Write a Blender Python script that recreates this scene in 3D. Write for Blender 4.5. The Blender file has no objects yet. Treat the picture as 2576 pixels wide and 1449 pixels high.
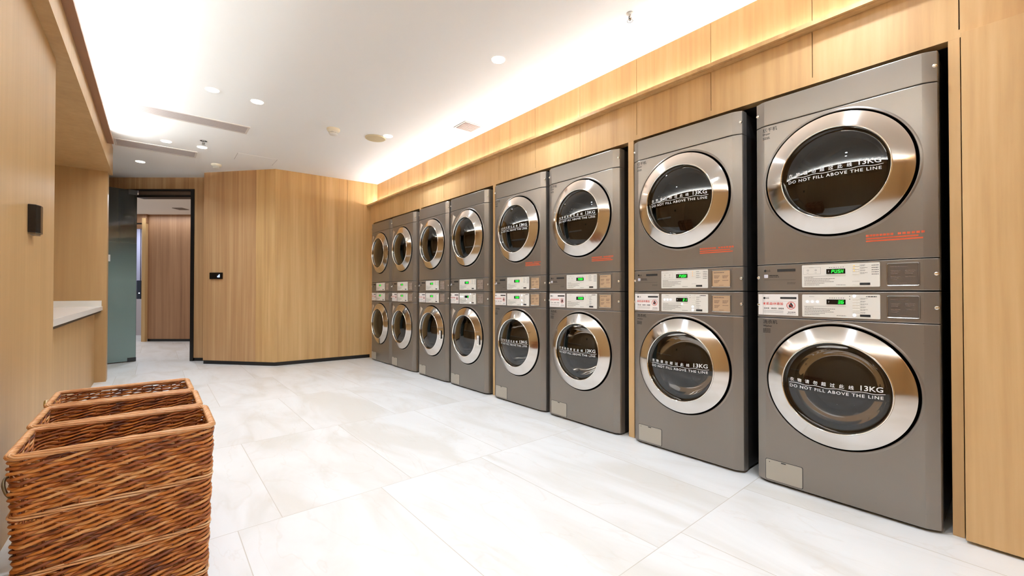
import bpy, bmesh, math, random
from mathutils import Vector, Matrix
random.seed(7)
PI = math.pi
S = bpy.context.scene
COL = S.collection

# ------------------------------------------------------------------ camera
cam_d = bpy.data.cameras.new('camera'); cam = bpy.data.objects.new('camera', cam_d); COL.objects.link(cam)
cam.location = (0, 0, .9791)
cam.rotation_euler = (math.radians(90.567), 0, math.radians(-39.89))
cam_d.sensor_width = 36; cam_d.lens = 1072.87/2576*36; cam_d.clip_start = .02
S.camera = cam
# ------------------------------------------------------------------ world + exposure
w = bpy.data.worlds.new('world'); S.world = w; w.use_nodes = True
w.node_tree.nodes['Background'].inputs[0].default_value = (1, .96, .9, 1)
w.node_tree.nodes['Background'].inputs[1].default_value = .25
S.view_settings.view_transform = 'Standard'; S.view_settings.look = 'None'
S.view_settings.gamma = 1; S.view_settings.use_curve_mapping = False
S.view_settings.exposure = 0.82
DOWN_W = 2.9        # each recessed ceiling spot
COVE_R, COVE_L = 6.2, 40.0   # emission of the cove strips
S.cycles.max_bounces = 8; S.cycles.transparent_max_bounces = 12
S.cycles.diffuse_bounces = 5; S.cycles.glossy_bounces = 5
S.cycles.sample_clamp_indirect = 6
S.cycles.caustics_reflective = False; S.cycles.caustics_refractive = False

LAMPC = (.86, .98, 1.13)         # lamp tint, balanced for the warm bounce of the oak
# layout numbers
ZC = 2.62                       # ceiling
XF = 2.443                      # front edges of the machines
XW = 2.475                      # wood header above the machines
XU = 2.583                      # wall above the cove
LH = 1072.87
CY, SY = math.cos(math.radians(39.89)), math.sin(math.radians(39.89))
def CW(a, d, z=0):              # the door wall and corridor run at an angle: a along that wall, d its distance
    return Vector((a*CY + d*SY, -a*SY + d*CY, z))

# ------------------------------------------------------------------ materials
MATS = {}
def s2l(c):
    return tuple(((x/255)/12.92 if x/255 <= .04045 else ((x/255+.055)/1.055)**2.4) for x in c)
def mat(name, rgb, rough=.5, metal=0, spec=.5, emit=None, es=0, coat=0):
    if name in MATS: return MATS[name]
    m = bpy.data.materials.new(name); m.use_nodes = True
    b = m.node_tree.nodes['Principled BSDF']
    b.inputs['Base Color'].default_value = (*s2l(rgb), 1)
    b.inputs['Roughness'].default_value = rough; b.inputs['Metallic'].default_value = metal
    b.inputs['Specular IOR Level'].default_value = spec
    b.inputs['Coat Weight'].default_value = coat
    if emit:
        b.inputs['Emission Color'].default_value = (*s2l(emit), 1); b.inputs['Emission Strength'].default_value = es
    MATS[name] = m; return m
def N(m, t, **kw):
    n = m.node_tree.nodes.new(t)
    for k, v in kw.items(): setattr(n, k, v)
    return n
def ramp(m, stops):
    r = N(m, 'ShaderNodeValToRGB'); e = r.color_ramp.elements
    while len(e) < len(stops): e.new(.5)
    for i, (p, c) in enumerate(stops):
        e[i].position = p; e[i].color = (*c, 1) if len(c) == 3 else c
    return r
def wood(name, dark, mid, light, scale=(14, 14, .55), rough=.45, panel=None):
    m = mat(name, mid, rough, spec=.35); L = m.node_tree.links.new; b = m.node_tree.nodes['Principled BSDF']
    tc = N(m, 'ShaderNodeTexCoord')
    mp = N(m, 'ShaderNodeMapping'); mp.inputs['Scale'].default_value = scale
    n1 = N(m, 'ShaderNodeTexNoise'); n1.inputs['Scale'].default_value = 1.0; n1.inputs['Detail'].default_value = 7; n1.inputs['Roughness'].default_value = .62; n1.inputs['Distortion'].default_value = .5
    L(tc.outputs['Object'], mp.inputs[0]); L(mp.outputs[0], n1.inputs['Vector'])
    mp2 = N(m, 'ShaderNodeMapping'); mp2.inputs['Scale'].default_value = (scale[0]*5, scale[1]*5, scale[2]*2.2)
    n2 = N(m, 'ShaderNodeTexNoise'); n2.inputs['Scale'].default_value = 1; n2.inputs['Detail'].default_value = 4
    L(tc.outputs['Object'], mp2.inputs[0]); L(mp2.outputs[0], n2.inputs['Vector'])
    mx = N(m, 'ShaderNodeMath', operation='MULTIPLY_ADD'); mx.inputs[1].default_value = .35
    ad = N(m, 'ShaderNodeMath', operation='MULTIPLY'); ad.inputs[1].default_value = .65
    L(n1.outputs['Fac'], ad.inputs[0]); L(n2.outputs['Fac'], mx.inputs[0]); L(ad.outputs[0], mx.inputs[2])
    r = ramp(m, [(.34, s2l(dark)), (.5, s2l(mid)), (.66, s2l(light))])
    L(mx.outputs[0], r.inputs[0]); L(r.outputs[0], b.inputs['Base Color'])
    bp = N(m, 'ShaderNodeBump'); bp.inputs['Strength'].default_value = .08; bp.inputs['Distance'].default_value = .004
    L(n2.outputs['Fac'], bp.inputs['Height']); L(bp.outputs[0], b.inputs['Normal'])
    return m
M_WOOD = wood('oak_panel', (184, 146, 100), (200, 163, 113), (211, 176, 128), (7, 7, .5))
M_WOODF = wood('oak_veneer_figured', (186, 146, 96), (206, 168, 114), (222, 187, 136), (6, 6, .28))
M_WOODG = wood('oak_veneer_darker', (168, 128, 88), (190, 150, 106), (210, 174, 130), (8, 8, .25))
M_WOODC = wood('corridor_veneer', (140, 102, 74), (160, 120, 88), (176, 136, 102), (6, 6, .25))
M_WOODL = wood('oak_panel_left', (178, 142, 96), (187, 151, 103), (196, 160, 112), (5, 5, .35))
M_SHADE = mat('recess_shade', (26, 20, 19), .8)  # near-black colour holds the shade of the machine recess; also backs panel joints
M_CEIL = mat('ceiling_paint', (242, 241, 239), .85, spec=.2)
M_BLACK = mat('black_trim', (14, 13, 13), .4)
M_WHITE = mat('white_plastic', (232, 230, 224), .4)
M_QUARTZ = mat('quartz', (238, 234, 226), .25)

def floor_mat():
    m = mat('marble_tile', (225, 224, 220), .32, spec=.45); L = m.node_tree.links.new; b = m.node_tree.nodes['Principled BSDF']
    tc = N(m, 'ShaderNodeTexCoord')
    mp = N(m, 'ShaderNodeMapping'); mp.inputs['Location'].default_value = (-.43, -.90, 0)
    L(tc.outputs['Object'], mp.inputs[0])
    br = N(m, 'ShaderNodeTexBrick'); br.offset = .27; br.offset_frequency = 2; br.squash = 1
    br.inputs['Scale'].default_value = 1; br.inputs['Mortar Size'].default_value = .0016; br.inputs['Mortar Smooth'].default_value = 0
    br.inputs['Brick Width'].default_value = .61; br.inputs['Row Height'].default_value = 1.17
    br.inputs['Color1'].default_value = (0, 0, 0, 1); br.inputs['Color2'].default_value = (1, 1, 1, 1)
    L(mp.outputs[0], br.inputs['Vector'])
    # clouds, shifted for every tile
    sc = N(m, 'ShaderNodeVectorMath', operation='MULTIPLY'); sc.inputs[1].default_value = (9, 9, 9)
    L(br.outputs['Color'], sc.inputs[0])
    av = N(m, 'ShaderNodeVectorMath', operation='ADD'); L(tc.outputs['Object'], av.inputs[0]); L(sc.outputs[0], av.inputs[1])
    rt = N(m, 'ShaderNodeMapping'); rt.inputs['Rotation'].default_value = (0, 0, .5); rt.inputs['Scale'].default_value = (2.4, .75, 1); L(av.outputs[0], rt.inputs[0])
    n1 = N(m, 'ShaderNodeTexNoise'); n1.inputs['Scale'].default_value = 1.3; n1.inputs['Detail'].default_value = 6; n1.inputs['Distortion'].default_value = 1.2
    L(rt.outputs[0], n1.inputs['Vector'])
    r = ramp(m, [(.34, s2l((226, 223, 216))), (.5, s2l((236, 235, 232))), (.66, s2l((241, 241, 239)))])
    L(n1.outputs['Fac'], r.inputs[0])
    # thin veins
    n2 = N(m, 'ShaderNodeTexNoise'); n2.inputs['Scale'].default_value = 1.1; n2.inputs['Detail'].default_value = 4; n2.inputs['Distortion'].default_value = 2.0
    L(rt.outputs[0], n2.inputs['Vector'])
    vr = ramp(m, [(.485, (0, 0, 0)), (.5, (1, 1, 1)), (.515, (0, 0, 0))]); L(n2.outputs['Fac'], vr.inputs[0])
    mm = N(m, 'ShaderNodeMath', operation='MULTIPLY'); mm.inputs[1].default_value = .13; L(vr.outputs[0], mm.inputs[0])
    mx = N(m, 'ShaderNodeMixRGB'); mx.inputs[2].default_value = (*s2l((206, 190, 166)), 1); L(mm.outputs[0], mx.inputs[0]); L(r.outputs[0], mx.inputs[1])
    gf = N(m, 'ShaderNodeMath', operation='MULTIPLY'); gf.inputs[1].default_value = .55; L(br.outputs['Fac'], gf.inputs[0])
    mg = N(m, 'ShaderNodeMixRGB'); mg.inputs[2].default_value = (*s2l((176, 162, 136)), 1); L(gf.outputs[0], mg.inputs[0]); L(mx.outputs[0], mg.inputs[1])
    L(mg.outputs[0], b.inputs['Base Color'])
    return m
M_FLOOR = floor_mat()

# ------------------------------------------------------------------ mesh helpers
class MB:
    def __init__(s): s.v = []; s.f = []; s.c = []
    def add(s, vs, fs, col=None):
        o = len(s.v); s.v += [tuple(p) for p in vs]; s.f += [tuple(i+o for i in f) for f in fs]
        s.c += [col]*len(fs)
        return s
    def box(s, x0, x1, y0, y1, z0, z1, col=None):
        x0, x1 = sorted((x0, x1)); y0, y1 = sorted((y0, y1)); z0, z1 = sorted((z0, z1))
        return s.add([(x0,y0,z0),(x1,y0,z0),(x1,y1,z0),(x0,y1,z0),(x0,y0,z1),(x1,y0,z1),(x1,y1,z1),(x0,y1,z1)],
              [(0,3,2,1),(4,5,6,7),(0,1,5,4),(1,2,6,5),(2,3,7,6),(3,0,4,7)], col)
    def prism(s, pts, z0, z1, col=None):      # plan polygon, counter-clockwise
        n = len(pts)
        return s.add([(p[0],p[1],z0) for p in pts]+[(p[0],p[1],z1) for p in pts],
              [tuple(reversed(range(n))), tuple(range(n, 2*n))]+[(i,(i+1)%n,n+(i+1)%n,n+i) for i in range(n)], col)
    def lathe(s, prof, cx=0, cz=0, seg=64, close=False, col=None):   # profile of (radius, y) about an axis along y
        n = len(prof); vs = []; fs = []
        for k in range(seg):
            a = 2*PI*k/seg
            for r, y in prof: vs.append((cx+r*math.cos(a), y, cz+r*math.sin(a)))
        for k in range(seg):
            k2 = (k+1) % seg
            for i in range(n-1): fs.append((k*n+i, k2*n+i, k2*n+i+1, k*n+i+1))
        return s.add(vs, fs, col)
    def tube(s, pts, r, seg=6, closed=False, col=None, cap=True):
        pts = [Vector(p) for p in pts]; n = len(pts); vs = []; fs = []
        up = Vector((0, 0, 1))
        for i, p in enumerate(pts):
            a = pts[(i-1) % n] if (closed or i > 0) else p
            b = pts[(i+1) % n] if (closed or i < n-1) else p
            t = (b-a).normalized()
            u = up if abs(t.z) < .9 else Vector((0, 1, 0))
            sd = t.cross(u).normalized(); w_ = sd.cross(t)
            rr = r[i] if isinstance(r, (list, tuple)) else r
            for k in range(seg):
                an = 2*PI*k/seg; vs.append(p + sd*math.cos(an)*rr + w_*math.sin(an)*rr)
        m_ = n if closed else n-1
        for i in range(m_):
            j = (i+1) % n
            for k in range(seg): fs.append((i*seg+k, j*seg+k, j*seg+(k+1) % seg, i*seg+(k+1) % seg))
        if cap and not closed:
            fs.append(tuple(range(seg))); fs.append(tuple(reversed(range((n-1)*seg, n*seg))))
        return s.add(vs, fs, col)
    def mesh(s, name, m, smooth=False, bevel=0, bseg=2, angle=30):
        me = bpy.data.meshes.new(name); me.from_pydata(s.v, [], s.f); me.update()
        if any(c is not None for c in s.c):
            at = me.color_attributes.new('tone', 'FLOAT_COLOR', 'CORNER')
            for p in me.polygons:
                c = s.c[p.index] or 0
                for li in p.loop_indices: at.data[li].color = (c, c, c, 1)
        bm = bmesh.new(); bm.from_mesh(me)
        bmesh.ops.recalc_face_normals(bm, faces=bm.faces)
        if bevel:
            es = [e for e in bm.edges if len(e.link_faces) == 2 and e.calc_face_angle(0) > .3]
            bmesh.ops.bevel(bm, geom=es, offset=bevel, segments=bseg, affect='EDGES', profile=.6, clamp_overlap=True)
        bm.to_mesh(me); bm.free()
        if smooth:
            for p in me.polygons: p.use_smooth = True
            try: me.set_sharp_from_angle(angle=math.radians(angle))
            except Exception: pass
        if m: me.materials.append(m)
        return me
    def build(s, name, m, parent=None, **k):
        o = bpy.data.objects.new(name, s.mesh(name, m, **k)); COL.objects.link(o)
        if parent: o.parent = parent
        return o
def tag(o, label=None, cat=None, group=None, kind=None):
    if label: o['label'] = label
    if cat: o['category'] = cat
    if group: o['group'] = group
    if kind: o['kind'] = kind
    return o
def empty(name, loc, rz=0, label=None, cat=None, group=None):
    o = bpy.data.objects.new(name, None); COL.objects.link(o); o.location = loc; o.rotation_euler = (0, 0, rz); o.empty_display_size = .1
    return tag(o, label, cat, group)
def struct(o): o['kind'] = 'structure'; return o
KIDS = {}
def children(o): return [c for c in bpy.data.objects if c.parent == o]
def copy_tree(o, parent=None, skip=()):
    c = o.copy(); COL.objects.link(c); c.parent = parent
    for ch in children(o):
        if ch.name.split('.')[0] in skip: continue
        copy_tree(ch, c, skip)
    return c
def rrect(x0, x1, z0, z1, r, n=5):            # rounded rectangle outline, ccw
    P = []
    for cx, cz, a0 in ((x1-r, z0+r, -PI/2), (x1-r, z1-r, 0), (x0+r, z1-r, PI/2), (x0+r, z0+r, PI)):
        for k in range(n+1):
            a = a0+PI/2*k/n; P.append((cx+r*math.cos(a), cz+r*math.sin(a)))
    return P
def plate(mb, x0, x1, z0, z1, y0, y1, r=.004):  # upright plate facing -y
    P = rrect(x0, x1, z0, z1, r); n = len(P)
    mb.add([(x, y0, z) for x, z in P]+[(x, y1, z) for x, z in P],
           [tuple(range(n)), tuple(reversed(range(n, 2*n)))]+[(i, n+i, n+(i+1) % n, (i+1) % n) for i in range(n)])
    return mb
_tc = {}
def text_pts(body, size, spacing=1.0, align='LEFT', bold=0):
    key = (body, spacing, bold)
    if key not in _tc:
        c = bpy.data.curves.new('lettering', 'FONT'); c.body = body; c.space_character = spacing; c.offset = bold; c.resolution_u = 3
        o = bpy.data.objects.new('lettering', c); COL.objects.link(o)
        dg = bpy.context.evaluated_depsgraph_get(); dg.update()
        me = bpy.data.meshes.new_from_object(o.evaluated_get(dg))
        _tc[key] = ([tuple(v.co) for v in me.vertices], [tuple(p.vertices) for p in me.polygons])
        bpy.data.objects.remove(o); bpy.data.curves.remove(c); bpy.data.meshes.remove(me)
    vs, fs = _tc[key]
    mnx = min(v[0] for v in vs); mxx = max(v[0] for v in vs); mny = min(v[1] for v in vs); mxy = max(v[1] for v in vs)
    return vs, fs, mnx, mxx, mny, mxy
def text(mb, body, x, z, height=None, width=None, y=0, spacing=1.0, anchor='L', bold=0, fn=None):
    """letters standing in the x-z plane facing -y; fitted to a height and/or a width"""
    vs, fs, a, b, c, d = text_pts(body, 1, spacing, bold=bold)
    sz = height/(d-c) if height else width/(b-a)
    sx = width/(b-a) if width else sz
    x0 = x if anchor == 'L' else x-(b-a)*sx/2 if anchor == 'C' else x-(b-a)*sx
    P = []
    for v in vs:
        X = x0+(v[0]-a)*sx; Z = z+(v[1]-c)*sz
        P.append((X, fn(X, Z) if fn else y, Z))
    mb.add(P, fs)

# ================================================================== SETTING
# floor
f = MB().box(-2.6, 3.4, -2.6, 13, -.06, 0).build('floor', M_FLOOR); struct(f)
# ceiling of the laundry room
c = MB().box(-2.2, 3.4, -2.6, 9.2, ZC, ZC+.06)
o = struct(c.build('ceiling', M_CEIL))
# wall of the machine row: header, upper wall, cove ledge
r = MB(); back = MB()
seams_l = [.6545+.4995*k for k in range(-6, 12)]; seams_l = [y for y in seams_l if y < 6.2]
ys = [-2.5]+[y for y in seams_l if y > -2.4]+[6.345]
for a, b in zip(ys[:-1], ys[1:]):
    r.box(XW, XW+.018, a+.0018, b-.0018, 2.036, 2.2655)
r.box(XW, XW+.09, -2.5, 6.345, 2.0035, 2.036)                     # rail under the panels
back.box(XW+.018, XW+.09, -2.5, 6.345, 2.036, 2.266)
ys = [-2.5]+[y*XU/XW for y in seams_l if y*XU/XW > -2.4]+[6.345]
for a, b in zip(ys[:-1], ys[1:]):
    r.box(XU, XU+.018, a+.0015, b-.0015, 2.266, ZC)
back.box(XU+.018, XU+.06, -2.5, 6.345, 2.2, ZC)
wr = struct(r.build('wall_right', M_WOOD))
b_ = struct(back.build('wall_right_backing', M_SHADE)); 
lg = MB().box(2.42, 2.438, -2.5, 6.33, 2.266, 2.287).box(2.438, XU, -2.5, 6.33, 2.262, 2.274)
struct(lg.build('trim_1', M_WOOD)); 
# posts between the pairs of machines + jamb + column
for i, (y0, y1) in enumerate(((1.678, 1.722), (3.20, 3.245), (4.69, 4.73), (6.16, 6.36), (.1535, .187))):
    struct(MB().box(XW-.0, XW+.06, y0, y1, 0, 2.0035).build('trim_%d' % (i+2), M_WOOD, bevel=.001))
struct(MB().box(2.43, XW, -2.5, .148, .012, 2.002).build('wall_right_column', M_WOOD, bevel=.001))
# recess the machines stand in
rc = MB().box(3.25, 3.3, -.2, 6.5, 0, 2.1).box(XW+.06, 3.3, -.2, 6.5, 2.0, 2.04).box(XW+.06, 3.3, -.05, .12, 0, 2.0).box(XW+.06, 3.3, 6.36, 6.42, 0, 2.0)
struct(rc.build('wall_recess', M_SHADE))
# end wall, folded wall
def wallseg(mb, a, b, z0, z1, th=.08, side=1):
    a = Vector(a[:2]); b = Vector(b[:2]); d = (b-a).normalized(); n = Vector((-d.y, d.x))*th*side
    P = [a, b, b+n, a+n]
    if side < 0: P = P[::-1]
    mb.prism([(p.x, p.y) for p in P], z0, z1)
FO = (1.214, 6.36); ST = (.503, 7.19); EC = (2.60, 6.28)
def lerp(a, b, t): return (a[0]+(b[0]-a[0])*t, a[1]+(b[1]-a[1])*t)
ew = MB(); wallseg(ew, EC, lerp(EC, FO, .33), .05, ZC, side=-1); wallseg(ew, lerp(EC, FO, .332), FO, .05, ZC, side=-1)
struct(ew.build('wall_far', M_WOODF))
sw = MB(); wallseg(sw, FO, lerp(FO, ST, .262), .05, ZC, side=-1); struct(sw.build('wall_slanted', M_WOODF))
sw = MB(); wallseg(sw, lerp(FO, ST, .2635), ST, .05, ZC, side=-1); struct(sw.build('wall_slanted_left', M_WOODG))
off = Vector((.006, .006))
bb = MB(); wallseg(bb, (2.6, 6.292), (FO[0]+.004, FO[1]+.012), 0, .05, .05, -1); struct(bb.build('baseboard_far', M_BLACK))
bb = MB(); wallseg(bb, (FO[0]+.006, FO[1]+.01), (ST[0]+.006, ST[1]+.01), 0, .05, .05, -1); struct(bb.build('baseboard_slanted', M_BLACK))
# door wall (a along it, d depth)
DW = 6.086
def ua(u, d=DW): return (u-1288)/LH*d
def cbox(mb, a0, a1, d0, d1, z0, z1):
    P = [CW(a0, d0), CW(a1, d0), CW(a1, d1), CW(a0, d1)]
    mb.prism([(p.x, p.y) for p in P], z0, z1)
aL, aR = ua(298), ua(488)
dw = MB(); cbox(dw, -7.6, aL, DW, DW+.14, 0, ZC); cbox(dw, aR, ua(511)+.15, DW, DW+.14, .045, ZC); cbox(dw, aL, aR, DW, DW+.14, 2.452, ZC)
struct(dw.build('wall_door', M_WOODG))
bb = MB(); cbox(bb, aR, ua(511)+.1, DW+.006, DW+.06, 0, .045); struct(bb.build('baseboard_door', M_BLACK))
# left side: near wall, niche, end column, bulkhead with cove
struct(MB().box(-1.2, -.444, -2.5, 3.523, 0, 2.305).build('wall_left', M_WOODL))
struct(MB().box(-1.2, -1.05, 3.523, 6.446, 0, 2.305).build('wall_niche', M_WOOD))
struct(MB().box(-1.2, -.412, 6.446, 6.62, 0, 2.305).build('wall_left_end', M_WOODL))
bh = MB().box(-1.25, -.381, -2.5, 6.62, 2.305, 2.34).box(-.399, -.381, -2.5, 5.86, 2.34, 2.47).box(-1.25, -.381, 5.86, 6.62, 2.34, ZC).box(-1.25, -.72, -2.5, 5.86, 2.34, ZC)
struct(bh.build('wall_bulkhead', M_WOODL))
struct(MB().box(-.40, -.333, -2.5, 5.86, 2.47, 2.497).build('trim_8', mat('ledge_walnut', (150, 108, 78), .5)))
struct(MB().box(-.72, -.40, -2.5, 5.86, 2.46, 2.475).build('trim_9', M_CEIL))
# unseen walls closing the room
struct(MB().box(-1.2, 3.3, -2.6, -2.5, 0, ZC).build('wall_back', M_WOODL))
struct(MB().box(-1.7, -1.6, 6.62, 9.2, 0, ZC).build('wall_left_far', M_WOODF))

# ---- corridor beyond the door
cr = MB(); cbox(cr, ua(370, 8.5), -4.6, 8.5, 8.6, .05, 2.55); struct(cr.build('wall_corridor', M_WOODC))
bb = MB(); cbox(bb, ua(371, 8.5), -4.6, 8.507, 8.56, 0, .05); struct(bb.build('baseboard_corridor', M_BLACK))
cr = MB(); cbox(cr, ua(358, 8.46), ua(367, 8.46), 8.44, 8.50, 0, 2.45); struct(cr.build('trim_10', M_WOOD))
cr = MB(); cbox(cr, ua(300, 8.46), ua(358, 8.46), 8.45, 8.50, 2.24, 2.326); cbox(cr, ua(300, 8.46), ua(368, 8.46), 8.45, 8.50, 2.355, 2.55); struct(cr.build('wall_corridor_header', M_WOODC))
cr = MB(); cbox(cr, ua(300, 8.46), ua(357, 8.46), 8.47, 8.50, 2.326, 2.355); struct(cr.build('trim_11', M_BLACK))
cr = MB(); cbox(cr, -12, -4.5, 9.7, 9.8, 0, 2.55); struct(cr.build('wall_corridor_end', mat('lilac_paint', (186, 176, 180), .7)))
cr = MB(); cbox(cr, -4.6, -4.5, DW+.14, 8.6, 0, 2.55); struct(cr.build('wall_corridor_right', M_WOOD))
cr = MB(); cbox(cr, -12, -4.5, DW+.142, 10.0, 2.53, 2.6); struct(cr.build('ceiling_corridor', M_CEIL))

# ================================================================== MACHINES
M_BODY = mat('grey_enamel', (136, 129, 122), .29, metal=.62, spec=.5)
def add_noise_rough(m, amt=.06, sc=60):
    L = m.node_tree.links.new; b = m.node_tree.nodes['Principled BSDF']; n = N(m, 'ShaderNodeTexNoise'); n.inputs['Scale'].default_value = sc
    r0 = b.inputs['Roughness'].default_value; mr = N(m, 'ShaderNodeMapRange'); mr.inputs['To Min'].default_value = r0-amt; mr.inputs['To Max'].default_value = r0+amt
    L(n.outputs['Fac'], mr.inputs['Value']); L(mr.outputs[0], b.inputs['Roughness'])
add_noise_rough(M_BODY, .03, 120)
M_SIDE = mat('dark_side', (58, 54, 52), .45, metal=.3)
M_CHROME = mat('chrome', (216, 211, 205), .1, metal=1)
M_RING = mat('brushed_ring', (214, 209, 203), .13, metal=1)
_b = M_RING.node_tree.nodes['Principled BSDF']; _b.inputs['Anisotropic'].default_value = .75; _b.inputs['Anisotropic Rotation'].default_value = .25
_t = N(M_RING, 'ShaderNodeTangent'); _t.direction_type = 'RADIAL'; _t.axis = 'Y'; M_RING.node_tree.links.new(_t.outputs[0], _b.inputs['Tangent'])
M_CHROME2 = mat('polished_edge', (240, 238, 232), .04, metal=1)
M_DRUM = mat('drum_steel', (120, 116, 114), .3, metal=.85)
M_DARK = mat('door_rubber', (18, 17, 18), .4)
M_PANEL = mat('silver_panel', (232, 228, 219), .4, metal=.0)
M_FLAP = mat('flap_grey', (172, 165, 152), .4, metal=.1)
M_INK = mat('black_ink', (16, 14, 14), .6)
M_INKG = mat('grey_ink', (120, 115, 108), .6)
M_RED = mat('red_ink', (205, 62, 48), .6)
M_ORANGE = mat('orange_ink', (222, 92, 48), .6)
M_WHITEINK = mat('white_ink', (236, 236, 236), .5)
M_STICK = mat('sticker_white', (240, 235, 230), .5)
M_TAN = mat('tan_plate', (190, 160, 128), .42, metal=.1)
M_STEELPLATE = mat('steel_plate', (124, 124, 128), .22, metal=.8)
M_GAP = mat('gap_black', (5, 5, 5), 1.0, spec=0)
M_STEELF = mat('frame_satin', (150, 143, 135), .25, metal=.8)
M_GREEN = mat('green_segments', (40, 255, 70), .5, emit=(20, 240, 50), es=1.6)
M_DISP = mat('display_glass', (10, 10, 12), .15)
M_LED = mat('white_led', (235, 240, 255), .5, emit=(225, 232, 255), es=2.6)
M_AMBER = mat('amber_led', (220, 150, 30), .5, emit=(230, 150, 30), es=.8)
M_BTN = mat('panel_button', (232, 228, 218), .35)
M_BEIGE = mat('beige_sticker', (208, 192, 174), .5)

def glass_mat(name, tint, ior=1.5, extra=.0):
    m = bpy.data.materials.new(name); m.use_nodes = True; nt = m.node_tree; nt.nodes.clear(); L = nt.links.new
    out = N(m, 'ShaderNodeOutputMaterial'); mix = N(m, 'ShaderNodeMixShader'); t = N(m, 'ShaderNodeBsdfTransparent'); g = N(m, 'ShaderNodeBsdfGlossy')
    t.inputs[0].default_value = (*tint, 1); g.inputs['Roughness'].default_value = .015; g.inputs[0].default_value = (1, 1, 1, 1)
    fr = N(m, 'ShaderNodeFresnel'); fr.inputs[0].default_value = ior
    ad = N(m, 'ShaderNodeMath', operation='ADD'); ad.inputs[1].default_value = extra; ad.use_clamp = True
    L(fr.outputs[0], ad.inputs[0]); L(ad.outputs[0], mix.inputs[0]); L(t.outputs[0], mix.inputs[1]); L(g.outputs[0], mix.inputs[2]); L(mix.outputs[0], out.inputs[0])
    return m
M_GLASS_D = glass_mat('dark_door_glass', (.16, .15, .15), 1.5, .02)
M_GLASS_W = glass_mat('clear_door_glass', (.52, .51, .50), 1.5, .02)
M_GLASS_B = glass_mat('bowl_glass', (.42, .41, .40), 1.35, .0)
M_STRIP = mat('dark_film', (22, 19, 20), .25)

HW = .343; YB = -.022; XB = .297
def yf(x):                                      # front of the cabinet at x
    x = abs(x)
    return YB if x <= XB else YB+(x-XB)/(HW-XB)*(-YB)
def plan():
    right = [(HW, .05), (HW, .008), (HW-.003, -.001), (XB+.012, YB+.0045), (XB, YB+.0008), (XB-.02, YB)]
    P = [(-x, y) for x, y in right]+[(x, y) for x, y in reversed(right)]
    return P
def facepiece(z0, z1, hole=None):
    me = MB().prism(plan(), z0, z1).mesh('p', None)
    bm = bmesh.new(); bm.from_mesh(me)
    es = [e for e in bm.edges if abs(e.verts[0].co.z-e.verts[1].co.z) < 1e-6 and len(e.link_faces) == 2 and max(v.co.y for v in e.verts) < .049]
    bmesh.ops.bevel(bm, geom=es, offset=.0034, segments=2, affect='EDGES', profile=.5)
    bm.to_mesh(me); bm.free()
    if hole:
        o = bpy.data.objects.new('p', me); COL.objects.link(o)
        cy = MB().lathe([(.0001, -.3), (hole[1], -.3), (hole[1], .3), (.0001, .3)], 0, hole[0], 96).mesh('c', None)
        bm = bmesh.new(); bm.from_mesh(cy); bmesh.ops.remove_doubles(bm, verts=bm.verts, dist=.001); bmesh.ops.recalc_face_normals(bm, faces=bm.faces); bm.to_mesh(cy); bm.free()
        oc = bpy.data.objects.new('c', cy); COL.objects.link(oc)
        md = o.modifiers.new('b', 'BOOLEAN'); md.operation = 'DIFFERENCE'; md.object = oc; md.solver = 'EXACT'
        dg = bpy.context.evaluated_depsgraph_get(); dg.update()
        me2 = bpy.data.meshes.new_from_object(o.evaluated_get(dg))
        bpy.data.objects.remove(o); bpy.data.objects.remove(oc); me = me2
    me.materials.clear(); me.materials.append(M_BODY)
    for p in me.polygons: p.use_smooth = True
    try: me.set_sharp_from_angle(angle=math.radians(14))
    except Exception: pass
    return me
def link(name, me, parent):
    me.name = name; o = bpy.data.objects.new(name, me); COL.objects.link(o); o.parent = parent; return o

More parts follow.
